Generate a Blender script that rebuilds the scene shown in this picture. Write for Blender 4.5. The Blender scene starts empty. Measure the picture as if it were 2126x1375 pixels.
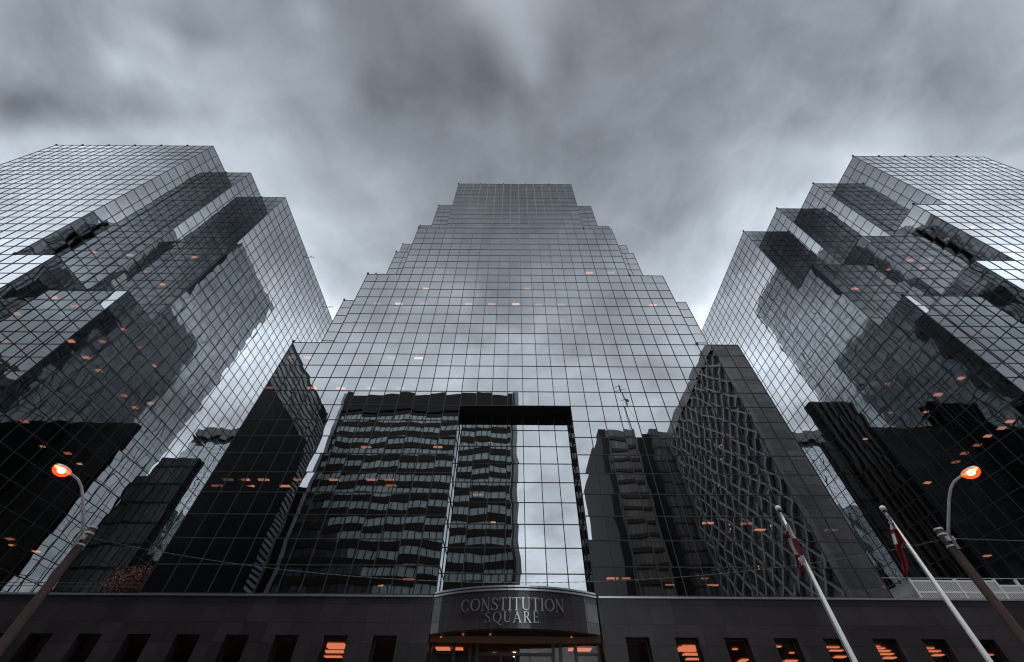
import bpy, math, random
from math import sin, cos, pi, radians, sqrt
from mathutils import Vector, Matrix
random.seed(11)
C = bpy.context.scene.collection
ZO = 1.6                      # eye height; all z below are given relative to the eye, then lifted
V = Vector

# ------------------------------------------------------------------ helpers
class MB:
    def __init__(s): s.v = []; s.f = []; s.uv = None
    def quad(s, a, b, c, d):
        n = len(s.v); s.v += [V(a), V(b), V(c), V(d)]; s.f.append((n, n+1, n+2, n+3))
    def poly(s, pts):
        n = len(s.v); s.v += [V(p) for p in pts]; s.f.append(tuple(range(n, n+len(pts))))
    def box(s, x0, x1, y0, y1, z0, z1):
        if x0 > x1: x0, x1 = x1, x0
        if y0 > y1: y0, y1 = y1, y0
        n = len(s.v)
        s.v += [V(p) for p in ((x0,y0,z0),(x1,y0,z0),(x1,y1,z0),(x0,y1,z0),(x0,y0,z1),(x1,y0,z1),(x1,y1,z1),(x0,y1,z1))]
        for f in ((0,3,2,1),(4,5,6,7),(0,1,5,4),(1,2,6,5),(2,3,7,6),(3,0,4,7)): s.f.append(tuple(n+i for i in f))
    def bar(s, a, b, w, h, up=(0,0,1)):
        a, b = V(a), V(b); d = (b-a).normalized(); up = V(up)
        if abs(d.dot(up)) > .98: up = V((0,1,0))
        r = d.cross(up).normalized(); u = r.cross(d)
        n = len(s.v)
        for q in (a, b):
            for i, j in ((-1,-1),(1,-1),(1,1),(-1,1)): s.v.append(q + r*(i*w/2) + u*(j*h/2))
        for f in ((0,3,2,1),(4,5,6,7),(0,1,5,4),(1,2,6,5),(2,3,7,6),(3,0,4,7)): s.f.append(tuple(n+i for i in f))
    def tube(s, pts, rad, seg=12, caps=True):
        pts = [V(p) for p in pts]; m = len(pts)
        if not isinstance(rad, (list, tuple)): rad = [rad]*m
        n0 = len(s.v); prev = None
        for i, q in enumerate(pts):
            d = (pts[min(i+1, m-1)] - pts[max(i-1, 0)]).normalized()
            if prev is None:
                r = d.cross(V((0,0,1)) if abs(d.z) < .9 else V((0,1,0))).normalized()
            else:
                r = (prev - d*prev.dot(d)).normalized()
            prev = r; u = d.cross(r)
            for k in range(seg):
                t = 2*pi*k/seg; s.v.append(q + (r*cos(t) + u*sin(t))*rad[i])
        for i in range(m-1):
            for k in range(seg):
                a = n0+i*seg+k; b = n0+i*seg+(k+1) % seg
                s.f.append((a, b, b+seg, a+seg))
        if caps:
            s.f.append(tuple(n0+k for k in reversed(range(seg)))); s.f.append(tuple(n0+(m-1)*seg+k for k in range(seg)))
    def ellipsoid(s, c, rx, ry, rz, nu=20, nv=10, zmin=-1, zmax=1):
        n0 = len(s.v); c = V(c)
        for j in range(nv+1):
            zz = zmin + (zmax-zmin)*j/nv; zz = max(-1, min(1, zz)); ph = math.asin(zz)
            for k in range(nu):
                t = 2*pi*k/nu; s.v.append(c + V((rx*cos(ph)*cos(t), ry*cos(ph)*sin(t), rz*sin(ph))))
        for j in range(nv):
            for k in range(nu):
                a = n0+j*nu+k; b = n0+j*nu+(k+1) % nu
                s.f.append((a, b, b+nu, a+nu))
    def build(s, name, m, parent=None, smooth=False, lift=True):
        base = V((0,0,0)); q = parent
        while q is not None: base += q.location; q = q.parent
        off = V((0,0,ZO)) if lift else V((0,0,0))
        me = bpy.data.meshes.new(name); me.from_pydata([tuple(p+off-base) for p in s.v], [], s.f); me.update()
        if m: me.materials.append(m)
        if smooth:
            for p in me.polygons: p.use_smooth = True
        o = bpy.data.objects.new(name, me); C.objects.link(o)
        if parent is not None: o.parent = parent
        return o

def thing(name, label, cat, loc=(0,0,0), group=None):
    o = bpy.data.objects.new(name, None); C.objects.link(o); o.location = loc
    o['label'] = label; o['category'] = cat
    if group: o['group'] = group
    return o
def tag(o, label, cat, group=None):
    o['label'] = label; o['category'] = cat
    if group: o['group'] = group
    return o
def structure(o): o['kind'] = 'structure'; return o

# ------------------------------------------------------------------ materials
class NT:
    def __init__(s, name):
        s.m = bpy.data.materials.new(name); s.m.use_nodes = True; s.t = s.m.node_tree; s.t.nodes.clear()
    def n(s, typ, **kw):
        x = s.t.nodes.new(typ)
        for k, v in kw.items(): setattr(x, k, v)
        return x
    def l(s, a, b): s.t.links.new(a, b)
    def math(s, op, a, b=None, c=None):
        x = s.n('ShaderNodeMath', operation=op)
        for i, q in enumerate((a, b, c)):
            if q is None: continue
            if isinstance(q, (int, float)): x.inputs[i].default_value = q
            else: s.l(q, x.inputs[i])
        return x.outputs[0]
    def vm(s, op, a, b=None, c=None, scale=None):
        x = s.n('ShaderNodeVectorMath', operation=op)
        for i, q in enumerate((a, b, c)):
            if q is None: continue
            if isinstance(q, (tuple, list)): x.inputs[i].default_value = q
            else: s.l(q, x.inputs[i])
        if scale is not None:
            if isinstance(scale, (int, float)): x.inputs['Scale'].default_value = scale
            else: s.l(scale, x.inputs['Scale'])
        return x.outputs['Value'] if op in ('DOT_PRODUCT', 'LENGTH', 'DISTANCE') else x.outputs[0]
    def out(s, sh):
        o = s.n('ShaderNodeOutputMaterial'); s.l(sh, o.inputs['Surface']); return s.m

def simple(name, col, rough=.6, metal=0, var=0, vscale=3, spec=.5, speck=0):
    t = NT(name); b = t.n('ShaderNodeBsdfPrincipled')
    b.inputs['Roughness'].default_value = rough; b.inputs['Metallic'].default_value = metal
    b.inputs['Specular IOR Level'].default_value = spec
    if var or speck:
        g = t.n('ShaderNodeNewGeometry'); nz = t.n('ShaderNodeTexNoise'); nz.inputs['Scale'].default_value = vscale; nz.inputs['Detail'].default_value = 6
        t.l(g.outputs['Position'], nz.inputs['Vector'])
        f = t.math('MULTIPLY_ADD', nz.outputs['Fac'], 2*var, 1-var)
        if speck:
            n2 = t.n('ShaderNodeTexNoise'); n2.inputs['Scale'].default_value = 22; n2.inputs['Detail'].default_value = 3
            t.l(g.outputs['Position'], n2.inputs['Vector'])
            f2 = t.math('MULTIPLY_ADD', n2.outputs['Fac'], 2*speck, 1-speck); f = t.math('MULTIPLY', f, f2)
        c = t.vm('SCALE', (col[0], col[1], col[2]), scale=f); t.l(c, b.inputs['Base Color'])
    else: b.inputs['Base Color'].default_value = (*col, 1)
    return t.out(b.outputs[0])

def emit(name, col, st, sample=False):
    t = NT(name); e = t.n('ShaderNodeEmission'); e.inputs[0].default_value = (*col, 1); e.inputs[1].default_value = st
    m = t.out(e.outputs[0])
    m.cycles.emission_sampling = 'AUTO' if sample else 'NONE'
    return m

def glass(name, off, mod, F0=.31, ka=.012, kb=.006, kc=.003, nscale=.45, trans=(.12,.108,.10), tint=(.93,.97,1.0)):
    """mirror-coated pane glass: every pane is very slightly tilted, bowed and rippled, as real curtain walling is"""
    t = NT(name); g = t.n('ShaderNodeNewGeometry'); P = g.outputs['Position']; N = g.outputs['Normal']
    p2 = t.vm('MULTIPLY_ADD', N, (.3,.3,.3), P)
    q = t.vm('DIVIDE', t.vm('SUBTRACT', p2, off), mod)
    cell = t.vm('FLOOR', q); fr = t.vm('SUBTRACT', t.vm('SUBTRACT', q, cell), (.5,.5,.5))
    wn = t.n('ShaderNodeTexWhiteNoise', noise_dimensions='3D'); t.l(cell, wn.inputs['Vector'])
    T = t.vm('SUBTRACT', (1,1,1), t.vm('ABSOLUTE', N))
    nz = t.n('ShaderNodeTexNoise'); nz.inputs['Scale'].default_value = nscale; nz.inputs['Detail'].default_value = 0.6
    t.l(t.vm('MULTIPLY_ADD', wn.outputs['Color'], (40,40,40), P), nz.inputs['Vector'])
    a = t.vm('SCALE', t.vm('SUBTRACT', nz.outputs['Color'], (.5,.5,.5)), scale=ka)
    b = t.vm('SCALE', t.vm('SUBTRACT', wn.outputs['Color'], (.5,.5,.5)), scale=kb)
    c = t.vm('SCALE', fr, scale=kc)
    s = t.vm('MULTIPLY', t.vm('ADD', t.vm('ADD', a, b), c), T)
    N2 = t.vm('NORMALIZE', t.vm('ADD', N, s))
    cs = t.math('ABSOLUTE', t.vm('DOT_PRODUCT', g.outputs['Incoming'], N))
    sch = t.math('POWER', t.math('SUBTRACT', 1, cs), 5)
    fac = t.math('MULTIPLY_ADD', sch, 1-F0, F0)
    fac = t.math('MULTIPLY', fac, t.math('MULTIPLY_ADD', wn.outputs['Value'], -.10, 1.03))
    fac = t.math('MINIMUM', fac, .98)
    gl = t.n('ShaderNodeBsdfGlossy'); gl.inputs['Roughness'].default_value = 0.0; gl.inputs['Color'].default_value = (*tint, 1); t.l(N2, gl.inputs['Normal'])
    tr = t.n('ShaderNodeBsdfTransparent'); tr.inputs[0].default_value = (*trans, 1)
    mx = t.n('ShaderNodeMixShader'); t.l(fac, mx.inputs[0]); t.l(tr.outputs[0], mx.inputs[1]); t.l(gl.outputs[0], mx.inputs[2])
    return t.out(mx.outputs[0])

def granite(name, col, joint=(1.5,1.03), speck=.5):
    t = NT(name); g = t.n('ShaderNodeNewGeometry'); P = g.outputs['Position']
    n1 = t.n('ShaderNodeTexNoise'); n1.inputs['Scale'].default_value = 30; n1.inputs['Detail'].default_value = 4; t.l(P, n1.inputs['Vector'])
    n2 = t.n('ShaderNodeTexNoise'); n2.inputs['Scale'].default_value = .9; n2.inputs['Detail'].default_value = 5; t.l(P, n2.inputs['Vector'])
    sep = t.n('ShaderNodeSeparateXYZ'); t.l(P, sep.inputs[0])
    h = t.math('ADD', sep.outputs[0], sep.outputs[1])
    fx = t.math('FRACT', t.math('DIVIDE', h, joint[0])); fz = t.math('FRACT', t.math('DIVIDE', sep.outputs[2], joint[1]))
    jx = t.math('LESS_THAN', t.math('ABSOLUTE', t.math('SUBTRACT', fx, .5)), 0.5-.010); jz = t.math('LESS_THAN', t.math('ABSOLUTE', t.math('SUBTRACT', fz, .5)), 0.5-.016)
    j = t.math('MULTIPLY_ADD', t.math('MULTIPLY', jx, jz), .75, .25)
    cl = t.n('ShaderNodeTexWhiteNoise', noise_dimensions='2D'); cb = t.n('ShaderNodeCombineXYZ')
    t.l(t.math('FLOOR', t.math('DIVIDE', h, joint[0])), cb.inputs[0]); t.l(t.math('FLOOR', t.math('DIVIDE', sep.outputs[2], joint[1])), cb.inputs[1]); t.l(cb.outputs[0], cl.inputs['Vector'])
    f = t.math('MULTIPLY_ADD', n1.outputs['Fac'], 2*speck, 1-speck)
    f = t.math('MULTIPLY', f, t.math('MULTIPLY_ADD', n2.outputs['Fac'], .9, .55)); f = t.math('MULTIPLY', f, j)
    f = t.math('MULTIPLY', f, t.math('MULTIPLY_ADD', cl.outputs['Value'], .6, .7))
    c = t.vm('SCALE', col, scale=f)
    b = t.n('ShaderNodeBsdfPrincipled'); b.inputs['Roughness'].default_value = .38; t.l(c, b.inputs['Base Color'])
    return t.out(b.outputs[0])

def cellwall(name, col, cell, var, rough=.25, axis=0, spec=.5, metal=0, line=0):
    """window ribbon whose panes differ a little from one another (axis 0 along x, 1 along y)"""
    t = NT(name); g = t.n('ShaderNodeNewGeometry'); sep = t.n('ShaderNodeSeparateXYZ'); t.l(g.outputs['Position'], sep.inputs[0])
    u = t.math('DIVIDE', sep.outputs[axis], cell[0]); w = t.math('DIVIDE', sep.outputs[2], cell[1])
    cb = t.n('ShaderNodeCombineXYZ'); t.l(t.math('FLOOR', u), cb.inputs[0]); t.l(t.math('FLOOR', w), cb.inputs[1])
    wn = t.n('ShaderNodeTexWhiteNoise', noise_dimensions='2D'); t.l(cb.outputs[0], wn.inputs['Vector'])
    f = t.math('MULTIPLY_ADD', wn.outputs['Value'], 2*var, 1-var)
    if line:
        e = t.math('LESS_THAN', t.math('ABSOLUTE', t.math('SUBTRACT', t.math('FRACT', u), .5)), .5-line)
        e2 = t.math('LESS_THAN', t.math('ABSOLUTE', t.math('SUBTRACT', t.math('FRACT', w), .5)), .5-line)
        f = t.math('MULTIPLY', f, t.math('MULTIPLY_ADD', t.math('MULTIPLY', e, e2), .85, .15))
    b = t.n('ShaderNodeBsdfPrincipled'); b.inputs['Roughness'].default_value = rough; b.inputs['Metallic'].default_value = metal
    b.inputs['Specular IOR Level'].default_value = spec
    t.l(t.vm('SCALE', col, scale=f), b.inputs['Base Color'])
    return t.out(b.outputs[0])

D = 30.24
M = {}
M['alu'] = simple('dark_anodised_aluminium', (.038,.040,.043), .6, .0, spec=.25)
M['slab'] = simple('dark_interior', (.013,.012,.012), .9)
M['roof'] = simple('roof_gravel', (.12,.12,.12), .9, var=.3)
M['granite'] = granite('brown_granite', (.030,.024,.028), speck=.8)
M['lgranite'] = granite('light_granite', (.16,.155,.158), speck=.35)
M['steel'] = simple('brushed_steel', (.55,.57,.60), .3, .9, var=.1)
M['white'] = simple('white_paint', (.84,.84,.84), .35, var=.05)
M['galv'] = simple('galvanised_steel', (.62,.63,.65), .4, .2, var=.2)
M['wood'] = simple('weathered_pole_timber', (.085,.056,.048), .85, var=.35, vscale=7, speck=.4)
M['black'] = simple('black_metal', (.012,.012,.013), .5)
M['soffit'] = simple('dark_soffit', (.010,.009,.009), .6)
M['light'] = emit('office_ceiling_light', (1.0,.40,.24), 5.4)
M['light_mid'] = emit('office_ceiling_light_mid', (1.0,.44,.28), 3.8); M['light_dim'] = emit('office_ceiling_light_dim', (1.0,.36,.2), 2.5)
M['lightw'] = emit('pale_ceiling_light', (1.0,.62,.42), 7.0)
M['lobby'] = emit('lobby_ceiling_light', (1.0,.30,.15), 1.15, True)
M['letter'] = simple('bronze_letter', (.50,.47,.44), .28, .85, var=.1)
M['asphalt'] = simple('asphalt', (.05,.05,.052), .9, var=.25, vscale=1.5, speck=.4)
M['paving'] = simple('concrete_paving', (.22,.21,.2), .85, var=.2, vscale=1.2, speck=.2)

# ------------------------------------------------------------------ camera (solved from the photograph's own lines)
f_px, pitch, yaw, roll = 825.857, radians(48.7643), radians(-.1060), radians(.4030)
fw = V((sin(yaw)*cos(pitch), cos(yaw)*cos(pitch), sin(pitch))); rt = V((cos(yaw), -sin(yaw), 0)); up = rt.cross(fw)
r2 = rt*cos(roll) + up*sin(roll); u2 = -rt*sin(roll) + up*cos(roll)
cam = bpy.data.cameras.new('camera'); co = bpy.data.objects.new('camera', cam); C.objects.link(co)
cam.sensor_width = 36; cam.lens = 36*f_px/2126; cam.clip_end = 5000; cam.clip_start = .05
co.matrix_world = Matrix(((r2.x,u2.x,-fw.x,0),(r2.y,u2.y,-fw.y,0),(r2.z,u2.z,-fw.z,ZO),(0,0,0,1)))
bpy.context.scene.camera = co
def ray(x, y):
    return (r2*((x-1063)/f_px) - u2*((y-687.5)/f_px) + fw).normalized()

# ------------------------------------------------------------------ curtain-wall towers
def runs(idx):
    idx = sorted(idx); out = []
    for i in idx:
        if out and out[-1][1] == i: out[-1][1] = i+1
        else: out.append([i, i+1])
    return out

class Tower:
    def __init__(s, root, x0, mx, nx, y0, my, ny, z0, r, H, jmin, mat, hole=None, core=None, void=None):
        s.root, s.x0, s.mx, s.y0, s.my, s.z0, s.r, s.mat = root, x0, mx, y0, my, z0, r, mat
        h = lambda i, j: H(i, j) if 0 <= i < nx and 0 <= j < ny else jmin
        P = {}
        for i in range(nx):
            for j in range(ny):
                c = h(i, j)
                for key, n, u in ((('x', i, -1), h(i-1, j), j), (('x', i+1, 1), h(i+1, j), j), (('y', j, -1), h(i, j-1), i), (('y', j+1, 1), h(i, j+1), i)):
                    for k in range(max(n, jmin), c): P.setdefault(key, set()).add((u, k))
        if hole: P[('y', 0, -1)] -= hole
        s.P = P; s.planes = []
        for key, S in sorted(P.items()):
            ax, k, sg = key
            pos = (x0+k*mx) if ax == 'x' else (y0+k*my)
            while S:                                  # each connected sheet of glass is a part of its own
                st = [S.pop()]; comp = set(st)
                while st:
                    u, r0 = st.pop()
                    for q in ((u+1, r0), (u-1, r0), (u, r0+1), (u, r0-1)):
                        if q in S: S.discard(q); comp.add(q); st.append(q)
                s.face(ax, pos, sg, comp, (y0, my) if ax == 'x' else (x0, mx))
        # roofs and floor slabs
        strips = {}
        for j in range(ny):
            lv = {}
            for i in range(nx):
                if h(i, j) > jmin: lv.setdefault(h(i, j), []).append(i)
            for c, ii in lv.items():
                for a, b in runs(ii): strips.setdefault((c, a, b), []).append(j)
        for (c, a, b), jj in strips.items():
            for j0, j1 in runs(jj):
                z = z0+c*r-.06; rf = MB()
                rf.quad((x0+a*mx,y0+j0*my,z),(x0+b*mx,y0+j0*my,z),(x0+b*mx,y0+j1*my,z),(x0+a*mx,y0+j1*my,z))
                rf.build('roof', M['roof'], root)
        sl = MB(); top = max(h(i, ny-1) for i in range(nx))
        for k in range(jmin+2 - jmin % 2, top, 2):
            z = z0+k*r; j = 0
            while j < ny:
                occ = lambda jj: tuple(i for i in range(nx) if h(i, jj) > k and not (void and k < void[4] and void[0] <= i < void[1] and void[2] <= jj < void[3]))
                ii = occ(j); j2 = j
                while j2 < ny and occ(j2) == ii: j2 += 1
                for a, b in runs(ii):
                    sl.box(x0+a*mx+.25, x0+b*mx-.25, y0+j*my+.25, y0+j2*my+(.25 if j2 < ny else -.25), z-.12, z+.14)
                j = j2
        if core: sl.box(*core)
        sl.build('floor_slabs', M['slab'], root)
    def face(s, ax, pos, sg, S, lat, name='glass_facade'):
        u0, mu = lat; z0, r = s.z0, s.r
        s.planes.append((ax, pos, sg, S, u0, mu))
        g = MB()
        rows = {}
        for u, k in S: rows.setdefault(k, []).append(u)
        # merge equal rows vertically to keep the mesh light
        spans = {}
        for k, uu in rows.items():
            for a, b in runs(uu): spans.setdefault((a, b), []).append(k)
        for (a, b), kk in spans.items():
            for k0, k1 in runs(kk):
                ua, ub, za, zb = u0+a*mu, u0+b*mu, z0+k0*r, z0+k1*r
                if ax == 'y':
                    q = ((ua,pos,za),(ub,pos,za),(ub,pos,zb),(ua,pos,zb))
                    if sg > 0: q = q[::-1]
                else:
                    q = ((pos,ua,za),(pos,ub,za),(pos,ub,zb),(pos,ua,zb))
                    if sg < 0: q = q[::-1]
                g.quad(*q)
        go = g.build(name, s.mat, s.root)
        m = MB(); W = .031
        def bx(ua, ub, za, zb, pr):
            lo, hi = pos-sg*.03, pos+sg*pr
            if ax == 'y': m.box(ua, ub, lo, hi, za, zb)
            else: m.box(lo, hi, ua, ub, za, zb)
        vl = {}
        for u, k in S:
            vl.setdefault(u, set()).add(k); vl.setdefault(u+1, set()).add(k)
        for u, kk in vl.items():
            for a, b in runs(kk): bx(u0+u*mu-W, u0+u*mu+W, z0+a*r-.03, z0+b*r+.03, .04)
        hl = {}; topl = set()
        for u, k in S:
            hl.setdefault(k, set()).add(u); hl.setdefault(k+1, set()).add(u)
        for k, uu in hl.items():
            for a, b in runs(uu): bx(u0+a*mu-.02, u0+b*mu+.02, z0+k*r-W, z0+k*r+W, .034)
        # small maintenance lugs along the top edges
        for u, k in S:
            if (u, k+1) not in S and ax == 'y' and sg < 0 and u % 3 == 0:
                x = u0+u*mu; m.box(x-.1, x+.1, pos-.12, pos+.1, z0+(k+1)*r+.05, z0+(k+1)*r+.3)
        m.build('mullion_grid', M['alu'], go)
        return go
    def hit(s, d):
        best = None
        for ax, pos, sg, S, u0, mu in s.planes:
            dn = d.y if ax == 'y' else d.x
            if abs(dn) < 1e-6: continue
            t = pos/dn
            if t <= 0 or dn*sg > 0: continue
            u = (d.x if ax == 'y' else d.y)*t; z = d.z*t
            if (math.floor((u-u0)/mu), math.floor((z-s.z0)/s.r)) in S and (best is None or t < best[0]): best = (t, ax, z)
        return best
    def lights(s, pix, dim=()):
        for q in pix:
            x, y = q[:2]; sz = q[2] if len(q) > 2 else 1.0
            d = ray(x, y); b = s.hit(d)
            if b is None: continue
            t, ax, z = b
            k = math.ceil((z+.25-s.z0+.2)/(2*s.r)); zc = s.z0+2*s.r*k-.2
            p = d*(zc/d.z)
            L = MB(); a, c = (.48*sz, .15*sz) if ax == 'y' else (.31*sz, .2*sz)
            L.box(p.x-a, p.x+a, p.y-c, p.y+c, zc, zc+.06)
            L.build('ceiling_light', M['lightw'] if (x, y) in dim else M[('light', 'light_mid', 'light_dim')[(x*7+y*3) % 3]], s.root)

# --- central tower: a pyramid of steps, three panes wide each
xc = .30
cx0 = xc-16.5*1.5
def Hc(i, j):
    a = abs(i-16); c = 0 if a <= 1 else (a+1)//3     # 3-pane cells counted from the middle pane
    lay = min(j//3, 3)
    n = c-2-lay
    return 41 if n <= 0 else 30 if n == 1 else 22 if n == 2 else 14
centre = thing('stepped_glass_tower', 'symmetrical mirrored glass tower rising in steps to a flat top, behind the lettered entrance', 'tower', (xc, D+15, 0))
hole = {(u, k) for u in range(13, 20) for k in range(0, 9)}
gC = glass('mirror_glass_centre', (cx0, D, 8.2+ZO), (1.5, 1.5, 1.725), ka=.014, kb=.004, kc=.0012)
TC = Tower(centre, cx0, 1.5, 33, D, 1.5, 21, 8.2, 1.725, Hc, 0, gC, hole, core=(xc-17, xc+17, D+9, D+25, 8.2, 78), void=(12, 21, 0, 2, 9))
# the tall portal cut into its foot
pl, pr_ = cx0+13*1.5, cx0+20*1.5
S = {(u, k) for u in range(7) for k in range(9)}
TC.face('y', D+1.5, -1, S, (pl, 1.5), 'portal_glass')
S2 = {(0, k) for k in range(9)}
TC.face('x', pl, 1, S2, (D, 1.5), 'portal_cheek'); TC.face('x', pr_, -1, S2, (D, 1.5), 'portal_cheek')
m = MB(); zt = 8.2+9*1.725
m.box(pl+.06, pr_-.06, D+.06, D+1.44, zt-.02, zt+.1); m.build('portal_soffit', M['soffit'], centre)
WM = cellwall('wing_cladding', (.022,.021,.022), (1.5,1.72), .6, .5, 0, line=.04)
m = MB(); m.box(-33.5, -24.55, 45.4, 46.4, 8.2, 32.4); m.build('service_wing', WM, centre)
m = MB(); m.box(25.15, 36.9, 45.4, 46.4, 8.2, 32.4); m.build('service_wing', WM, centre)
TC.lights([(1224,567,1.1),(1268,567,1.1),(885,600),(1094,600),(782,631),(828,631),(878,631),(973,632),(1021,632),(1071,632),(1118,633),(1166,633),(1356,634),
  (640,743),(812,744),(869,744),(648,806),(708,807),(770,807),(830,807),(760,929),(909,929,.9),(507,997),(547,997),(519,1010,.8),(620,997),(591,1010),(694,997),
  (772,997),(809,997),(812,1009),(992,1028),(1470,1087),(1550,1088),(1578,1101),(848,1204),(1272,1202),(1300,1202,.7),(1252,1217,.6),(1266,1230),(1390,1216,.8),(1463,1202,.6),(1480,1216)],
  dim={(828,631),(1071,632),(869,744),(885,600)})

# --- left tower
def Hl(i, j):                      # i counts from the left, 24 panes; the right-hand corner steps back
    c = (23-i)//3; lay = 0 if j < 3 else 1 if j < 6 else 2
    n = 2-lay-c
    if n <= 0: return 37
    return 16 if n == 1 else -5
left = thing('sawtooth_glass_tower', 'mirrored glass tower on the left whose near corner steps back in three equal-height bays', 'tower', (-60, 44, 0))
gL = glass('mirror_glass_left', (-78.4, 21.24, 8.2+ZO), (1.5, 1.5, 1.72), ka=.032, kb=.006, kc=.004)
TL = Tower(left, -78.4, 1.5, 24, 21.24, 1.5, 32, 8.2, 1.72, Hl, -5, gL, core=(-72, -49, 36, 60, 0, 71))
TL.lights([(112,618),(155,636),(35,652),(268,530),(195,523,.7),(336,591),(402,534),(302,565,.6),(147,709),(212,710),(178,743),(255,685),(290,722,.7),
  (205,770),(318,760),(257,822),(280,847),(313,838),(50,876),(140,942),(140,985,.8),(88,928,.7),(75,1146),(20,1120),(118,1010),(200,1064,.7),(24,1133,.7),(66,968,.7),(165,964,.7)])
# two twin floodlights clamped to its flank parapet
for px, py in ((641,533),(682,634)):
    d = ray(px, py); t = -42.4/d.x; q = d*t
    zt = 8.2+37*1.72
    fl = MB(); y = q.y
    fl.bar((-42.45,y,zt-.1),(-41.7,y,zt+.15),.09,.09); fl.bar((-41.75,y-.3,zt-.15),(-41.65,y+.3,zt+.5),.08,.08)
    for dy, dz in ((-.34,-.2),(.34,.55)): fl.ellipsoid((-41.6,y+dy,zt+dz),.16,.16,.16,10,6)
    fl.build('floodlight', M['galv'], left)

# --- right tower
rx = [42.95]; RM = 1.4167
def Hr(i, j):                      # i counts from the left edge
    c = i//3; lay = min(j//3, 3); n = 3-lay-c
    return 35 if n <= 0 else 24 if n == 1 else 16 if n == 2 else -5
right = thing('sawtooth_glass_tower', 'mirrored glass tower on the right with four rooftop bays and lower stepped shoulders', 'tower', (60, 44, 0))
gR = glass('mirror_glass_right', (42.95, 21.24, 8.2+ZO), (RM, 1.5, 1.712), ka=.032, kb=.006, kc=.004)
TR = Tower(right, 42.95, RM, 24, 21.24, 1.5, 32, 8.2, 1.712, Hr, -5, gR, core=(50, 72, 40, 60, 0, 67))
TR.lights([(1888,541,1.1),(1930,540,.7),(1915,557,.6),(1966,497,.8),(1845,560,.6),(1776,600,1.1),(1817,597,.6),(1831,578,.6),(1948,820,1.3),(1842,798,.7),(1850,857,.7),
  (1923,856,.8),(1995,786),(2097,876),(2080,890),(2052,906),(2030,925),(2003,942),(1985,960),(1926,1003),(2050,1155),(1797,912,.8),(2015,473),(2065,474)],
  dim={(2015,473),(2065,474)})

# --- glass tower to the north, hidden by the middle tower and seen mirrored in both flanks
gW = glass('mirror_glass_north', (-15.6, 110, ZO), (1.7, 1.5, 1.9), F0=.5)
dband = simple('dark_band', (.05,.05,.055), .5)
rear = thing('capped_glass_tower', 'glass tower with a dark overhanging roof cap, mirrored low in both tower flanks', 'tower', (.5, 122, 0))
Tower(rear, -15.6, 1.7, 19, 110, 1.5, 16, -1.6, 1.9, lambda i, j: 38, 0, gW)
zt = -1.6+38*1.9
m = MB(); m.box(-15.9, 17, 109.2, 134.3, zt+1.9, zt+5.2); m.build('roof_cap', simple('cap_panel', (.16,.165,.17), .6), rear)
m = MB(); m.box(-15.5, 16.6, 110.6, 134, zt+.02, zt+1.88); m.build('cap_recess', dband, rear)

# ------------------------------------------------------------------ granite podium with the lettered entrance
pod = thing('granite_podium', 'dark brown granite podium with a row of deep windows and a curved entrance band', 'building', (0, D+4, 0))
WY = D-.10                                  # wall face
win_l = [.2+.0995*0 for _ in range(0)]
centers = [-25.77+3.015*k for k in range(7)] + [7.74+3.015*k for k in range(12)]
centers = [c for c in centers if -46 < c < 42] + [-28.79, -31.8, -34.8]
centers.sort()
ZH, ZB, ZT = 6.0, -1.6, 8.02
w = MB(); ww = .72
w.box(-42.3, -5.02, WY, WY+.6, ZH, ZT); w.box(5.62, 42.6, WY, WY+.6, ZH, ZT)
def piers(x0, x1, cs):
    e = x0
    for c in cs:
        w.box(e, c-ww, WY, WY+.6, .2, ZH); e = c+ww
    w.box(e, x1, WY, WY+.6, .2, ZH)
    w.box(x0, x1, WY, WY+.6, ZB, .2)
piers(-42.3, -5.02, [c for c in centers if c < -5.8]); piers(5.62, 42.6, [c for c in centers if c > 6.4])
w.build('granite_wall', M['granite'], pod)
r_ = MB(); r_.box(-42.3, 42.6, WY+.6, 66.5, ZT-.5, ZT-.02); r_.build('terrace_roof', M['paving'], pod)
cp = MB(); cp.box(-42.3, -5.1, WY-.10, WY+.08, ZT+.002, ZT+.11); cp.box(5.7, 42.6, WY-.10, WY+.08, ZT+.002, ZT+.11)
cp.build('metal_coping', M['steel'], pod)
inn = MB(); inn.box(-42, 42, 37, 37.3, ZB, 7.2); inn.box(-42, 42, WY+.72, 37, 5.86, 6.2); inn.build('lobby_lining', simple('lobby_lining', (.28,.15,.09), .8), pod)
lit = {-19.7:.0, -13.7:.0}
for c in centers:
    fr = MB(); y = WY+.52
    for xx in (c-ww+.05, c+ww-.05): fr.box(xx-.05, xx+.05, y-.05, y+.05, .2, ZH-.12)
    fr.box(c-ww, c+ww, y-.06, y+.06, ZH-.12, ZH); fr.box(c-ww+.1, c+ww-.1, y-.04, y+.04, 2.6, 2.7)
    fo = fr.build('window', M['black'], pod)
    g = MB(); g.quad((c-ww+.1,y,.2),(c+ww-.1,y,.2),(c+ww-.1,y,ZH-.12),(c-ww+.1,y,ZH-.12))
    g.build('pane', None, fo)
    fo.children[0].data.materials.append(None)
def litwin(c, rows, st=1.0, m='lobby'):
    for (yy, x0, x1, dp) in rows:
        cs_ = c*(yy+dp/2)/(WY+.5)          # as seen on the slant from the street
        L = MB(); L.box(cs_+x0, cs_+x1, yy, yy+dp, 5.78, 5.82); L.build('ceiling_light', M[m], pod)
pane = NT('clear_dark_glass'); gg = pane.n('ShaderNodeBsdfGlossy'); gg.inputs['Roughness'].default_value = .01; tt = pane.n('ShaderNodeBsdfTransparent'); tt.inputs[0].default_value = (.6,.55,.5,1)
mx = pane.n('ShaderNodeMixShader'); lw = pane.n('ShaderNodeLayerWeight'); lw.inputs[0].default_value = .25
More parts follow.
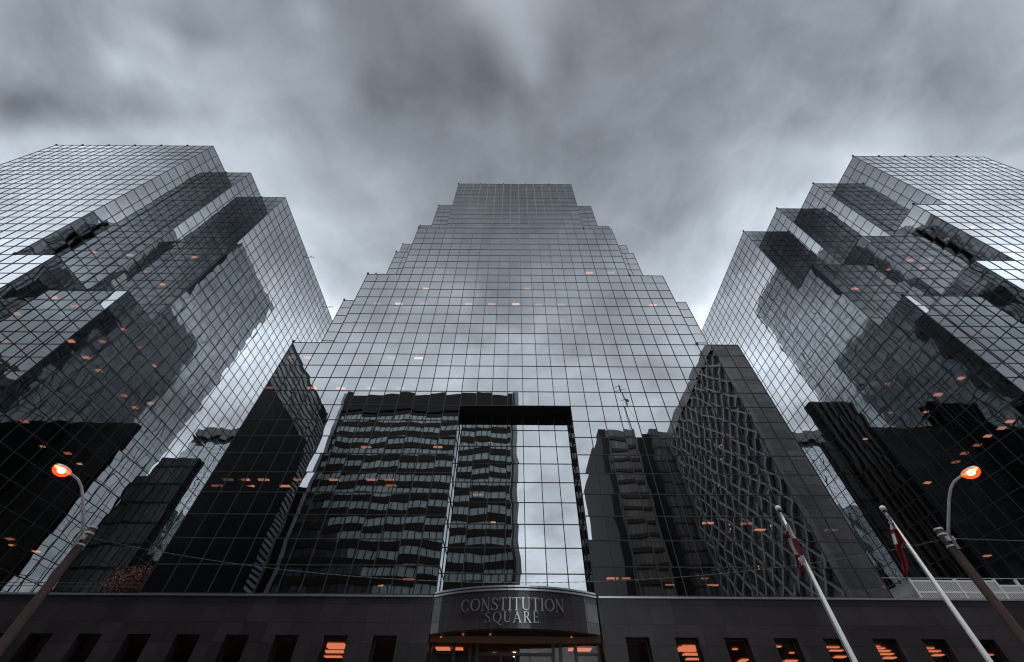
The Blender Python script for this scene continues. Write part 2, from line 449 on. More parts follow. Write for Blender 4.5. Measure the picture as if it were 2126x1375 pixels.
pane.l(pane.math('MULTIPLY_ADD', lw.outputs['Fresnel'], .35, .03), mx.inputs[0]); pane.l(tt.outputs[0], mx.inputs[1]); pane.l(gg.outputs[0], mx.inputs[2])
M['pane'] = pane.out(mx.outputs[0])
for o in list(pod.children):
    for ch in o.children:
        if ch.name.startswith('pane'): ch.data.materials.clear(); ch.data.materials.append(M['pane'])
def cidx(x): return min(centers, key=lambda c: abs(c-x))
litwin(cidx(-10.4), [(31.25,-.68,.3,1.5),(31.25,.34,.68,1.5),(33.3,-.65,.65,.7),(35.0,-.6,.6,.5)])
litwin(cidx(10.6), [(31.2,-.2,.75,.12),(31.55,-.62,.75,1.3),(33.4,-.3,.8,.6),(35,-.2,.9,.5)])
litwin(cidx(13.7), [(32.0,-.2,.1,.25),(35.2,.0,.5,.9)], m='lobby'); litwin(cidx(16.7), [(31.2,-.6,-.2,.3),(33.0,.2,.5,.2),(35.4,-.4,.4,.8)])
litwin(cidx(19.7), [(31.3,-.5,.35,.25),(32.2,-.3,.5,.3),(34.0,-.2,.5,.5)]); litwin(cidx(22.7), [(31.0,-.6,-.1,.12),(31.5,-.5,.1,.25),(32.2,-.45,.35,.3),(33.1,-.4,.45,.35),(34.2,-.3,.5,.5)])
litwin(cidx(25.7), [(31.4,-.45,.1,.25),(32.2,-.35,.4,.3),(33.3,-.2,.45,.4)])
litwin(cidx(-19.5), [(33.5,-.9,-.75,.2)], m='lobby'); litwin(cidx(28.8), [(33.2,.1,.5,.2)])
wood_in = simple('warm_lobby_panel', (.30,.12,.06), .6)
# curved fascia band
R0 = 9.83; CY = D-.1-1.5+R0; CXF = .27
a0, a1 = math.asin((-4.98-CXF)/R0), math.asin((5.52-CXF)/R0)
def arc(a, z, dr=0): return V((CXF+(R0+dr)*sin(a), CY-(R0+dr)*cos(a), z))
def band(aa, ab, z0, z1, dr0, dr1, n=24):
    b = MB()
    for i in range(n):
        s0, s1 = aa+(ab-aa)*i/n, aa+(ab-aa)*(i+1)/n
        b.quad(arc(s0,z0,dr1), arc(s1,z0,dr1), arc(s1,z1,dr1), arc(s0,z1,dr1))
        b.quad(arc(s0,z1,dr1), arc(s1,z1,dr1), arc(s1,z1,dr0), arc(s0,z1,dr0))
        b.quad(arc(s0,z0,dr0), arc(s1,z0,dr0), arc(s1,z0,dr1), arc(s0,z0,dr1))
        b.quad(arc(s1,z0,dr0), arc(s0,z0,dr0), arc(s0,z1,dr0), arc(s1,z1,dr0))
    for s in (aa, ab):
        q = (arc(s,z0,dr0), arc(s,z0,dr1), arc(s,z1,dr1), arc(s,z1,dr0)); b.quad(*(q if s == aa else q[::-1]))
    return b
ZF0, ZF1 = 6.08, 8.02
fascia = band(a0, a1, ZF0, ZF1, -.5, 0).build('entrance_fascia', M['granite'], pod)
for s0, s1 in ((a0+.001, a0+.062), (.017, .087), (a1-.098, a1-.001)):
    band(s0, s1, ZF0+.002, ZF1-.002, -.01, .012, 6).build('light_stone_strip', M['lgranite'], fascia)
band(a0, a1, ZF1+.002, ZF1+.10, -.12, .09).build('fascia_coping', M['steel'], fascia)
band(a0, a1, ZF1+.20, ZF1+.30, -.12, .02).build('glazing_sill', M['steel'], fascia)
band(a0, a1, ZF1+.102, ZF1+.198, -.12, -.03).build('sill_recess', M['black'], fascia)
so = MB(); n = 24
for i in range(n):
    s0, s1 = a0+(a1-a0)*i/n, a0+(a1-a0)*(i+1)/n
    A, B = arc(s0,ZF0+.06,-.5), arc(s1,ZF0+.06,-.5)
    so.quad(A, B, (B.x, 33, ZF0+.06), (A.x, 33, ZF0+.06))
    A, B = arc(s0,ZF1-.01,-.12), arc(s1,ZF1-.01,-.12)
    so.quad((A.x, D+1.5, ZF1-.01), (B.x, D+1.5, ZF1-.01), B, A)
so.build('entrance_soffit', M['soffit'], pod)
# recessed entrance: dark jambs, glazed screens and lit lobby behind
en = MB()
for x in (-5.0, -3.55, -2.55, -2.1, 2.65, 3.1, 4.05, 5.5): en.box(x-.09, x+.09, 31.2, 31.45, ZB, 6.1)
for x0, x1 in ((-4.9,-3.65), (4.15,5.4)): en.box(x0, x1, 31.25, 31.4, 5.30, 5.40)
en.box(-2.0, 2.55, 31.25, 31.4, 5.25, 5.4)
for x in (-2.0, -.6, .3, 1.2, 2.55): en.box(x-.04, x+.04, 31.28, 31.38, ZB, 5.25)
en.build('entrance_frame', simple('dark_bronze_frame', (.035,.028,.025), .35, .5), pod)
g = MB(); g.quad((-4.95,31.33,ZB),(5.45,31.33,ZB),(5.45,31.33,6.0),(-4.95,31.33,6.0)); g.build('entrance_glazing', M['pane'], pod)
for x0, x1, y0, y1 in ((-4.85,-3.95,32.2,33.0),(-3.8,-3.1,32.3,32.9),(4.2,5.2,32.2,33.0),(3.75,4.05,32.3,32.9)):
    L = MB(); L.box(x0, x1, y0, y1, 5.78, 5.83); L.build('ceiling_light', M['lobby'], pod)
for x, y in ((-1.1,34),(-.45,34.3),(.25,33.7),(.25,34.8),(.9,34.2),(1.6,34)):
    L = MB(); L.box(x-.09, x+.09, y-.09, y+.09, 5.79, 5.84); L.build('ceiling_light', M['lightw'], pod)
for x, z in ((-4.3,5.99),(-2.9,6.03),(-1.25,6.04),(3.75,6.03)):
    L = MB(); L.ellipsoid((x, 29.9 if abs(x) < 3 else 30.4, z), .07,.07,.06,10,5); L.build('downlight', emit('dim_downlight', (1,.22,.12), .35), pod)

# --- roman capitals, cut as separate bronze letters
def strip(pts, ws):
    L, Rr = [], []
    n = len(pts)
    for i in range(n):
        a = V((*pts[max(i-1,0)],0)); b = V((*pts[min(i+1,n-1)],0)); d = (b-a).normalized(); nn = V((-d.y, d.x, 0))
        p = V((*pts[i],0)); L.append(p+nn*ws[i]/2); Rr.append(p-nn*ws[i]/2)
    return [(L[i], L[i+1], Rr[i+1], Rr[i]) for i in range(n-1)]
def rect(x0, x1, y0, y1): return [(V((x0,y0,0)), V((x1,y0,0)), V((x1,y1,0)), V((x0,y1,0)))]
def stroke(x0, y0, x1, y1, w): return strip([(x0,y0),(x1,y1)], [w, w])
def ring(cx, cy, rx_, ry, t0, t1, thick, thin, n=28):
    pts, ws = [], []
    for i in range(n+1):
        t = t0+(t1-t0)*i/n; pts.append((cx+rx_*cos(t), cy+ry*sin(t))); ws.append(thin+(thick-thin)*abs(cos(t))**1.3)
    return strip(pts, ws)
K, k_ = .13, .045       # thick / thin
def serif(x, y, w=.30): return rect(x-w/2, x+w/2, y-.02, y+.025)
def glyph(ch):
    if ch == 'C': return ring(.42,.5,.36,.47,.75,2*pi-.75,K,k_)+rect(.66,.70,.68,.90)+rect(.66,.70,.10,.30), .82
    if ch == 'O': return ring(.46,.5,.40,.47,0,2*pi,K,k_,36), .92
    if ch == 'Q': return ring(.46,.5,.40,.47,0,2*pi,K,k_,36)+strip([(.48,.04),(.62,-.12),(.80,-.2),(.95,-.17)],[.05,.12,.10,.03]), .92
    if ch == 'N': return stroke(.14,0,.14,1,k_)+stroke(.10,1,.74,0,K)+stroke(.72,0,.72,1,k_)+serif(.14,0,.26)+serif(.72,1,.26)+rect(0,.16,.975,1.02), .86
    if ch == 'S':
        pts = [(.58,.78),(.54,.90),(.40,.97),(.24,.95),(.13,.85),(.13,.70),(.24,.60),(.40,.50),(.54,.40),(.60,.27),(.55,.12),(.40,.03),(.22,.04),(.11,.12),(.07,.25)]
        return strip(pts,[.03,.05,.06,.07,.09,.10,.12,.14,.13,.11,.09,.07,.06,.05,.03])+rect(.565,.60,.76,.98)+rect(.05,.085,.03,.26), .68
    if ch == 'T': return stroke(.38,0,.38,.97,K)+rect(.02,.74,.955,1.0)+rect(.02,.05,.80,.955)+rect(.71,.74,.80,.955)+serif(.38,0,.34), .76
    if ch == 'I': return stroke(.17,0,.17,1,K)+serif(.17,0,.34)+serif(.17,1,.34), .34
    if ch == 'U':
        pts = [(.15,1),(.15,.35),(.18,.15),(.30,.04),(.44,.02),(.58,.06),(.68,.18),(.70,.35),(.70,1)]
        return strip(pts,[K,K,.12,.09,.07,.06,.05,k_,k_])+serif(.15,1,.32)+serif(.70,1,.26), .84
    if ch == 'A': return stroke(.06,0,.42,1,k_)+stroke(.39,1,.76,0,K)+rect(.20,.62,.33,.37)+serif(.07,0,.26)+serif(.76,0,.32), .86
    if ch == 'R':
        return stroke(.16,0,.16,1,K)+strip([(.16,.97),(.38,.97),(.52,.90),(.56,.75),(.50,.60),(.36,.53),(.16,.53)],[.045,.05,.10,.12,.10,.05,.045])+stroke(.36,.53,.74,.0,K*.95)+serif(.16,0,.34)+serif(.12,1,.2)+serif(.74,0,.22), .80
    if ch == 'E': return stroke(.16,0,.16,1,K)+rect(.02,.58,.955,1.0)+rect(.02,.62,0,.045)+rect(.2,.48,.49,.535)+rect(.55,.58,.80,.955)+rect(.59,.62,.045,.22)+rect(.45,.48,.41,.62), .70
def word(txt, x0, x1, zb, h):
    gl = [glyph(c) for c in txt]; tot = sum(g[1] for g in gl); gap = ((x1-x0)/h - tot)/(len(txt)-1)
    x = 0
    for (polys, adv), c in zip(gl, txt):
        b = MB(); dep = .07
        ac = math.asin((x0+(x+adv/2)*h-CXF)/R0)
        T_ = V((cos(ac), sin(ac), 0)); Nn = V((sin(ac), -cos(ac), 0)); O = arc(ac, zb, .03)
        mp = lambda p, dz: O + T_*((p.x-adv/2)*h) + V((0,0,p.y*h)) + Nn*dz
        e = 0
        for q in polys:
            e += .0006                                   # overlapping strokes never share a plane
            if (q[1]-q[0]).cross(q[2]-q[0]).z < 0: q = q[::-1]
            F = [mp(p, dep+e) for p in q]; B = [mp(p, e) for p in q]
            b.quad(*F); b.quad(*B[::-1])
            for i in range(4): b.quad(B[i], B[(i+1) % 4], F[(i+1) % 4], F[i])
        b.build('letter', M['letter'], fascia)
        x += adv+gap
word('CONSTITUTION', CXF-3.33, CXF+3.0, 6.97, .66)
word('SQUARE', CXF-1.83, CXF+1.42, 6.36, .55)

# ------------------------------------------------------------------ street furniture
def street_lamp(label, X, Y, ztop, sx):
    t = thing('street_lamp', label, 'street lamp', (X, Y, 0), 'timber street lamps')
    p = MB(); p.tube([(X,Y,-1.6),(X,Y,2.5),(X,Y,ztop-.3),(X,Y,ztop)], [.175,.16,.135,.13], 16); p.build('wooden_pole', M['wood'], t, True)
    c = MB(); c.tube([(X,Y,ztop+.002),(X,Y,ztop+.06)], .15, 14); c.tube([(X,Y,ztop-.62),(X,Y,ztop-.57)], .165, 14); c.tube([(X,Y,ztop-.2),(X,Y,ztop-.15)], .16, 14)
    c.bar((X-.14,Y-.18,ztop-.38),(X+.14,Y-.18,ztop-.38),.09,.16); c.build('pole_band', M['galv'], t)
    a = MB(); pts = [(X-sx*.02,Y-.20,ztop-.75),(X-sx*.02,Y-.22,ztop-.2)]
    ctrl = [(.24,-.2),(.72,.22),(1.22,.64),(1.6,.90),(1.9,1.01),(2.18,1.03),(2.42,1.01)]
    pts += [(X-sx*.02, Y-d, ztop+z-.02) for d, z in ctrl]
    a.tube(pts, [.05]*2+[.048,.046,.044,.042,.04,.038,.036], 10); a.build('bracket_arm', M['galv'], t, True)
    hx, hy, hz = X-sx*.02, Y-2.64, ztop+.98
    h = MB(); h.ellipsoid((hx,hy,hz), .165,.36,.12, 20, 8, -.15, 1); h.build('lamp_housing', M['galv'], t, True)
    b = MB(); b.ellipsoid((hx,hy-.03,hz-.02), .22,.31,.22, 20, 8, -1, .12); b.build('lamp_bowl', M['bowl'], t, True)
    q = MB(); q.ellipsoid((hx,hy-.03,hz-.05), .095,.14,.10, 14, 8); q.build('bulb', M['bulb'], t, True)
    return t
M['bulb'] = emit('sodium_bulb', (1.0,.45,.20), 40, True)
bw = NT('orange_lamp_bowl'); e1 = bw.n('ShaderNodeEmission'); e1.inputs[0].default_value = (1,.06,.01,1); e1.inputs[1].default_value = 2.6
t1 = bw.n('ShaderNodeBsdfTransparent'); t1.inputs[0].default_value = (1,.75,.6,1); ad = bw.n('ShaderNodeMixShader'); ad.inputs[0].default_value = .72
bw.l(t1.outputs[0], ad.inputs[1]); bw.l(e1.outputs[0], ad.inputs[2]); M['bowl'] = bw.out(ad.outputs[0])
lampL = street_lamp('lit timber street lamp standing left of the entrance, beneath the left glass tower', -16.2, 15.95, 6.46, 1)
lampR = street_lamp('lit timber street lamp standing right of both flagpoles, beneath the right glass tower', 16.66, 16.0, 6.62, -1)
cb = MB(); pts = []
for i in range(41):
    s = i/40; x = -16.2+(16.66+16.2)*s; z = (6.15)+(6.3-6.15)*s - 4*1.52*s*(1-s)
    pts.append((x, 15.9+.1*s, z))
cb.tube(pts, .006, 6)
for i in range(0, 120):
    s = (i+.3)/120; x = -16.2+(16.66+16.2)*s; z = 6.15+.15*s - 4*1.52*s*(1-s); s2 = (i+.8)/120; x2 = -16.2+(16.66+16.2)*s2; z2 = 6.15+.15*s2 - 4*1.52*s2*(1-s2)
    cb.tube([(x,15.9+.1*s,z+.002),(x2,15.9+.1*s2,z2+.002)], .011, 6)
tag(cb.build('overhead_cable', simple('grey_cable', (.10,.095,.095), .5), None), 'thin sagging cable strung across the front between the two street lamps', 'cable')
cb2 = MB(); cb2.tube([(16.66+i*1.5, 16.0-.06*i, 6.32+.0*i-.3*sin(pi*i/14)) for i in range(15)], .010, 6)
tag(cb2.build('overhead_cable', simple('grey_cable_b', (.14,.13,.13), .5), None), 'thin cable leaving the right street lamp towards the right edge', 'cable')

def flagpole(label, X, Y, zt):
    t = thing('flagpole', label, 'flagpole', (X, Y, 0), 'white flagpoles')
    p = MB(); p.tube([(X,Y,-1.6),(X,Y,1.0),(X,Y,zt-.12)], [.09,.082,.040], 16); p.build('pole', M['white'], t, True)
    b = MB(); b.tube([(X,Y,-1.6),(X,Y,-1.5)], .2, 16); b.build('base_flange', M['galv'], t)
    k = MB(); k.tube([(X,Y,zt-.118),(X,Y,zt-.05)], .075, 12); k.build('truck', M['black'], t)
    c = MB(); c.tube([(X,Y,zt-.048),(X,Y,zt+.08),(X,Y,zt+.12)], [.10,.10,.05], 12); c.build('finial', M['white'], t, True)
    h = MB(); h.tube([(X-.11,Y-.02,zt-.1),(X-.14,Y-.03,2.0),(X-.11,Y-.02,-.4)], .008, 5); h.build('halyard', simple('rope', (.5,.5,.5), .9), t)
    return t
FY = 15.0
fpL = flagpole('white flagpole nearer the entrance, carrying the red and white leaf flag', .676*FY, FY, 6.95)
fpR = flagpole('white flagpole nearer the right street lamp, carrying the red ensign', .942*FY, FY, 6.97)

def lerp_edge(E_, y):
    for (x0, y0), (x1, y1) in zip(E_, E_[1:]):
        if y <= y1: return x0+(x1-x0)*(y-y0)/(y1-y0)
    return E_[-1][0]
def flag(label, left, right, y0, y1, Y, fn, seed):
    """limp cloth gathered in soft folds; its colours are dyed into the cloth face by face"""
    b = MB(); nu, nv = 60, 14; cols = []
    def world(px, py, yy):
        d = ray(px, py); return d*(yy/d.y)
    for i in range(nu+1):
        y = y0+(y1-y0)*i/nu; xl, xr = lerp_edge(left, y), lerp_edge(right, y)
        for j in range(nv+1):
            q = j/nv; x = xl+(xr-xl)*q
            b.v.append(world(x, y, Y-.13-.07*sin(q*9+i*.07+seed)-.03*sin(q*17+i*.21)))
    n0 = len(b.v)
    for i in range(nu):
        for j in range(nv):
            a = i*(nv+1)+j; b.f.append((a, a+nv+1, a+nv+2, a+1)); cols.append(fn(y0+(y1-y0)*(i+.5)/nu, (j+.5)/nv))
    # the second layer of the gathered cloth, a hand's breadth behind
    for k in range(n0): b.v.append(b.v[k]+V((0,.05,0)))
    for f in list(b.f): b.f.append(tuple(n0+k for k in reversed(f)))
    cols = cols+cols
    o = b.build('hanging_flag', None, None, True)
    for m in FLAGM: o.data.materials.append(m)
    for p, c in zip(o.data.polygons, cols): p.material_index = c
    return tag(o, label, 'flag', 'flags hanging limp from the flagpoles')
def cloth(name, c):
    t = NT(name); b = t.n('ShaderNodeBsdfPrincipled'); b.inputs['Roughness'].default_value = .85; b.inputs['Base Color'].default_value = (*c, 1)
    tl = t.n('ShaderNodeBsdfTranslucent'); tl.inputs[0].default_value = (*c, 1); mx_ = t.n('ShaderNodeMixShader'); mx_.inputs[0].default_value = .35
    t.l(b.outputs[0], mx_.inputs[1]); t.l(tl.outputs[0], mx_.inputs[2]); return t.out(mx_.outputs[0])
FLAGM = [cloth('red_cloth', (.21,.010,.014)), cloth('white_cloth', (.72,.70,.70)), cloth('navy_cloth', (.018,.02,.07))]
def leaf_cols(y, q):
    if y < 1103: return 1
    if y < 1118: return 0 if q < .30 else 1
    if y < 1152: return 1 if q < .42-.25*(y-1118)/34*0 else 0
    if y < 1158: return 0 if q < .55 else (0 if y < 1154 else 1)
    if y < 1173: return 0 if q < .26+.2*(y-1158)/15 else 1
    return 0
flag('limp red and white leaf flag on the flagpole nearer the entrance', [(1632,1088),(1634,1110),(1641,1128),(1650,1148),(1654,1160),(1658,1180),(1663,1200)],
     [(1637,1088),(1648,1108),(1656,1122),(1666,1145),(1673,1170),(1668,1176),(1664,1200)], 1088, 1200, FY, leaf_cols, 1)
def ens_cols(y, q):
    if y < 1098:
        if y > 1095: return 1
        k = (y-1068)/30
        if abs(q-.5) < .10: return 0
        if .45 < k < .60 or abs(q-.5) < .2: return 1
        return 2 if (q-.5)*(k-.5) < .12 and abs(abs(q-.5)-abs(k-.5)) > .1 else 1
    if 1107 < y < 1130 and q < .26: return 1
    return 0
flag('limp red ensign with a blue and white cross corner on the right flagpole', [(1842,1068),(1849,1095),(1853,1110),(1859,1132),(1866,1150),(1873,1175),(1880,1199)],
     [(1845,1068),(1860,1094),(1870,1110),(1882,1128),(1873,1137),(1880,1155),(1888,1178),(1881,1199)], 1068, 1199, FY, ens_cols, 4)

# ------------------------------------------------------------------ terrace: white railing, dark rail, shrub
rl = thing('white_railing', 'white slatted railing round the terrace at the foot of the right tower', 'railing', (30, 31, 9.6))
zr0, zr1 = 8.12, 9.47
def panel(ax, bx_, name, n):
    A, B = V(ax), V(bx_); d = (B-A)
    p = MB()
    for z, h in ((zr0+.1,.09),(zr0+.62,.10),(zr1-.05,.10)): p.bar(A+V((0,0,z)), B+V((0,0,z)), .06, h)
    for i in range(1, n):
        q = A+d*(i/n); p.bar(q+V((0,0,zr0+.1)), q+V((0,0,zr1-.05)), .05, .05)
    p.build(name, M['white'], rl)
def post(x, y): 
    p = MB(); p.box(x-.07, x+.07, y-.07, y+.07, zr0, zr1+.06); p.build('railing_post', M['white'], rl)
panel((27.55,33.2,0),(27.55,31.08,0),'railing_panel',18); panel((27.62,31,0),(30.6,31,0),'railing_panel',24); panel((30.74,31,0),(33.3,31,0),'railing_panel',21)
zr1 = 9.2; panel((33.45,31.0,0),(34.8,31.0,0),'railing_panel',11); panel((34.95,31.0,0),(38.5,31.0,0),'railing_panel',26); zr1 = 9.47
for x, y in ((27.55,33.3),(27.55,31),(30.67,31),(33.38,31),(34.87,31.0)): post(x, y)
dr = thing('dark_guard_rail', 'thin dark guard rail along the terrace edge left of the middle tower', 'railing', (-33, 31, 9.6))
p = MB()
for z in (8.75, 8.95): p.bar((-42.2,30.9,z),(-25.2,30.9,z),.03,.03)
p.build('rail', simple('rail_metal', (.10,.10,.11), .4, .5), dr)
for i in range(9):
    p = MB(); x = -42+i*2.05; p.box(x-.02, x+.02, 30.88, 30.92, 8.0, 8.73); p.build('rail_post', M['black'], dr)
p = MB()
p.bar((25.4,30.8,9.53),(42.6,30.8,9.53),.03,.03); tag(p.build('guard_wire', M['galv'], None), 'thin taut wire above the white railing on the right terrace', 'wire')

def leafmat(name, a, b):
    t = NT(name); oi = t.n('ShaderNodeNewGeometry'); cr = t.n('ShaderNodeValToRGB'); t.l(oi.outputs['Random Per Island'], cr.inputs[0])
    cr.color_ramp.elements[0].color = (*a, 1); cr.color_ramp.elements[1].color = (*b, 1)
    p_ = t.n('ShaderNodeBsdfPrincipled'); p_.inputs['Roughness'].default_value = .6; t.l(cr.outputs[0], p_.inputs['Base Color'])
    return t.out(p_.outputs[0])
def shrub(label, X, Y, zb, w_, h_, n, seed, mat):
    rnd = random.Random(seed)
    t = thing('red_shrub', label, 'shrub', (X, Y, zb+ZO))
    tr = MB(); lf = MB()
    tips = []
    for k in range(16):
        a = rnd.uniform(0, 2*pi); sp = rnd.uniform(.2,1)*w_; hh = rnd.uniform(.45,1)*h_
        P0 = V((X+.05*cos(a), Y+.05*sin(a), zb)); P2 = V((X+sp*cos(a), Y+sp*.7*sin(a), zb+hh)); P1 = (P0+P2)/2+V((0,0,.15*h_))
        tr.tube([P0, P1, P2], [.02,.013,.005], 5); tips.append((P1, P2))
    tr.build('stems', simple('twig_bark', (.05,.035,.03), .9), t)
    for k in range(n):
        A, B = rnd.choice(tips); u_ = V((rnd.gauss(0,1),rnd.gauss(0,1),rnd.gauss(0,1))).normalized()*rnd.random()**.45; q = V((X+u_.x*w_, Y+u_.y*w_*.7, zb+h_*.62+u_.z*h_*.46)) if rnd.random() < .6 else A.lerp(B, rnd.uniform(.1, 1.15)) + V((rnd.gauss(0,.16), rnd.gauss(0,.14), rnd.gauss(0,.12)))
        s = rnd.uniform(.035,.075); e1_ = V((rnd.gauss(0,1),rnd.gauss(0,1),rnd.gauss(0,1))).normalized(); e2_ = e1_.orthogonal().normalized()
        lf.quad(q-e1_*s, q+e2_*s*.55, q+e1_*s, q-e2_*s*.55)
    lf.build('leaves', mat, t)
shrub('small red-leaved shrub on the terrace between the left and middle towers', -28.3, 33.6, 8.2, 1.6, 2.5, 5200, 5, leafmat('autumn_leaf', (.015,.010,.008), (.19,.04,.03)))

# ------------------------------------------------------------------ buildings across the street (behind the camera; they show in the glass)
def virt(y): return 2*D-y
# brown office slab with window ribbons
t = thing('banded_office_slab', 'brown office slab with light window ribbons, mirrored left of the portal', 'building', (-26, virt(115), 0))
yf = virt(105); X0, X1, ZZ = -55.5, 1.9, 87.3
b = MB(); b.box(X0+.02, X1-2.0, yf-24, yf-.5, -1.6, ZZ-8.0); b.build('body', simple('dark_brown_concrete', (.028,.020,.018), .8, var=.2, vscale=.4), t)
mr = MB(); mr.box(X0, X1-2, yf-24, yf, ZZ-7.9, ZZ)
mr.build('plant_storey', simple('dark_panel', (.035,.028,.028), .7, var=.2, vscale=.4), t)
fi = MB()
for i in range(60): x = X0+.5+i*.92; fi.box(x-.08, x+.08, yf+.01, yf+.14, ZZ-7.6, ZZ-.4)
fi.build('plant_storey_fins', simple('fin', (.02,.016,.016), .7), t)
pi_ = MB(); pi_.box(X1-1.95, X1, yf-24, yf+.25, -1.6, ZZ+.3); pi_.box(X0-.9, X0-.02, yf-24, yf+.25, -1.6, ZZ-1)
pi_.build('stone_edge', cellwall('pale_stone', (.42,.42,.43), (50,2.2), .12, .8, 0, line=.012), t)
an_ = MB(); an_.box(X0-4.2, X0-.92, yf-24, yf-1, -1.6, 55); an_.build('gap_filler', bpy.data.materials['dark_brown_concrete'], t)  # added block that shuts out a bright mirrored sky gap
wm = cellwall('ribbon_glass', (.54,.62,.60), (1.91,4.0), .14, .3)
wd = cellwall('ribbon_dark_reflection', (.10,.11,.11), (1.91,4.0), .5, .35)  # darker copy; paints in the dark buildings these lower panes reflect
nfl = 19
for k in range(nfl):
    z = ZZ-8.0-4.0*(k+1)+.9
    if z < 6: break
    xs = X0+.3 if k < 7 else X0+.3+(k-6)*3.82
    b = MB()
    if xs < X1-8: b.quad((xs,yf-.25,z),(X1-2.1,yf-.25,z),(X1-2.1,yf-.25,z+2.1),(xs,yf-.25,z+2.1)); b.f[-1] = b.f[-1][::-1]; b.build('window_ribbon', wm, t)
    if k >= 7:
        b = MB(); b.quad((xs-.02,yf-.25,z),(X0+.3,yf-.25,z),(X0+.3,yf-.25,z+2.1),(xs-.02,yf-.25,z+2.1)); b.build('window_ribbon', wd, t)
    s = MB(); s.box(X0+.01, X1-2.02, yf-.49, yf, z+2.1, z+4.0)
    s.build('spandrel', bpy.data.materials['dark_brown_concrete'], t)
mb = MB()
for i in range(29): x = X0+.5+1.91*i; mb.box(x-.09, x+.09, yf-.24, yf-.06, 3, ZZ-8)
mb.build('ribbon_mullions', M['black'], t)
L = emit('far_office_light', (1,.42,.2), 2.2)
for x, z in ((-14.5,62.5),(-4.2,46),(-30,30),(-7,70),(-11,70.2)):
    b = MB(); b.box(x-.6, x+.6, yf-.24, yf-.2, z, z+.35); b.build('ceiling_light', L, t)

# black slab at left whose flank runs away from the glass
t = thing('black_tower_block', 'tall black slab with pale upper windows, mirrored at the far left of the middle tower', 'building', (-75, virt(85), 0))
y1, y0, Xf, ZZ = virt(68), virt(102), -57.2, 75.5
b = MB(); b.box(-98, Xf, y0, y1, -1.6, ZZ); b.build('body', simple('black_cladding', (.010,.010,.011), .55), t)
wl = cellwall('flank_window', (.36,.37,.37), (2.2,1.75), .5, .35, 1)
for k in range(7):
    z = ZZ-2.6-1.75*k; b = MB(); b.box(Xf-.02, Xf+.06, y0+5.2, y1-.3, z, z+1.15); b.build('window_ribbon', wl, t)
wl2 = cellwall('flank_strip', (.45,.46,.47), (6,1.2), .35, .4, 1)
for k in range(56):
    z = 4+1.22*k
    if z > ZZ-3: break
    b = MB(); b.box(Xf-.02, Xf+.12, y0+.3, y0+4.6, z, z+.62); b.build('balcony_band', wl2, t)
b = MB(); b.box(Xf-.01, Xf+.3, y0, y0+.28, -1.6, ZZ+.2); b.build('end_pier', simple('grey_pier', (.16,.16,.17), .7), t)

# lattice tower at right
t = thing('lattice_faced_tower', 'dark stone tower with a diagonal lattice facade, mirrored right of the portal', 'building', (70, virt(90), 0))
Xf, y1, y0, ZZ = 51.8, virt(69.5), virt(113), 78.6
st = granite('grey_brown_stone', (.23,.205,.198), (3.0,2.4), .12)
b = MB(); b.box(Xf+.9, 92, y0, y1, -1.6, ZZ-.02); b.build('stone_body', st, t)
b = MB(); b.box(Xf, Xf+.88, y1-1.4, y1-.02, -1.6, ZZ); b.box(Xf, Xf+.88, y0, y0+1.4, -1.6, ZZ); b.box(Xf, Xf+.88, y0+1.4, y1-1.4, ZZ-3.4, ZZ); b.build('stone_frame', st, t)
b = MB(); b.box(Xf+.62, Xf+.86, y0+1.4, y1-1.4, 2, ZZ-3.4); b.build('recessed_glazing', cellwall('lattice_glass', (.075,.085,.098), (1.5,3.05), .5, .4, 1, line=.06), t)
b = MB(); ya, yb, za, zb = y0+1.5, y1-1.5, 3.0, ZZ-3.5; P_ = 4.9
for sg in (1, -1):
    k = -40
    while k < 60:
        # line z = za + k*P + sg*(y-ya)*1.05
        c = za+k*P_; s = 1.05*sg
        pts = []
        for y in (ya, yb):
            z = c+s*(y-ya)
            pts.append((y, z))
        (yA, zA), (yB, zB) = pts
        t0, t1 = 0., 1.
        for lo, hi in ((za, zb),):
            dz = zB-zA
            q0, q1 = (lo-zA)/dz, (hi-zA)/dz
            if q0 > q1: q0, q1 = q1, q0
            t0, t1 = max(t0, q0), min(t1, q1)
        if t1-t0 > .02:
            A = V((Xf+.28+.03*sg, yA+(yB-yA)*t0, zA+dz*t0)); B = V((Xf+.28+.03*sg, yA+(yB-yA)*t1, zA+dz*t1))
            b.bar(A, B, .52 if sg > 0 else .36, .6 if sg > 0 else .4, (1,0,0))
        k += 1
b.build('diagonal_lattice', simple('precast_lattice', (.46,.445,.43), .8, var=.15, vscale=.6), t)
rw = emit('lattice_room_light', (1,.52,.3), 2.0)
rnd = random.Random(3)
for i in range(26):
    y = rnd.uniform(y0+3, y1-8); z = rnd.uniform(12, 60); b = MB(); b.box(Xf+.56, Xf+.6, y-.2, y+.2, z, z+.3); b.build('ceiling_light', rw, t)

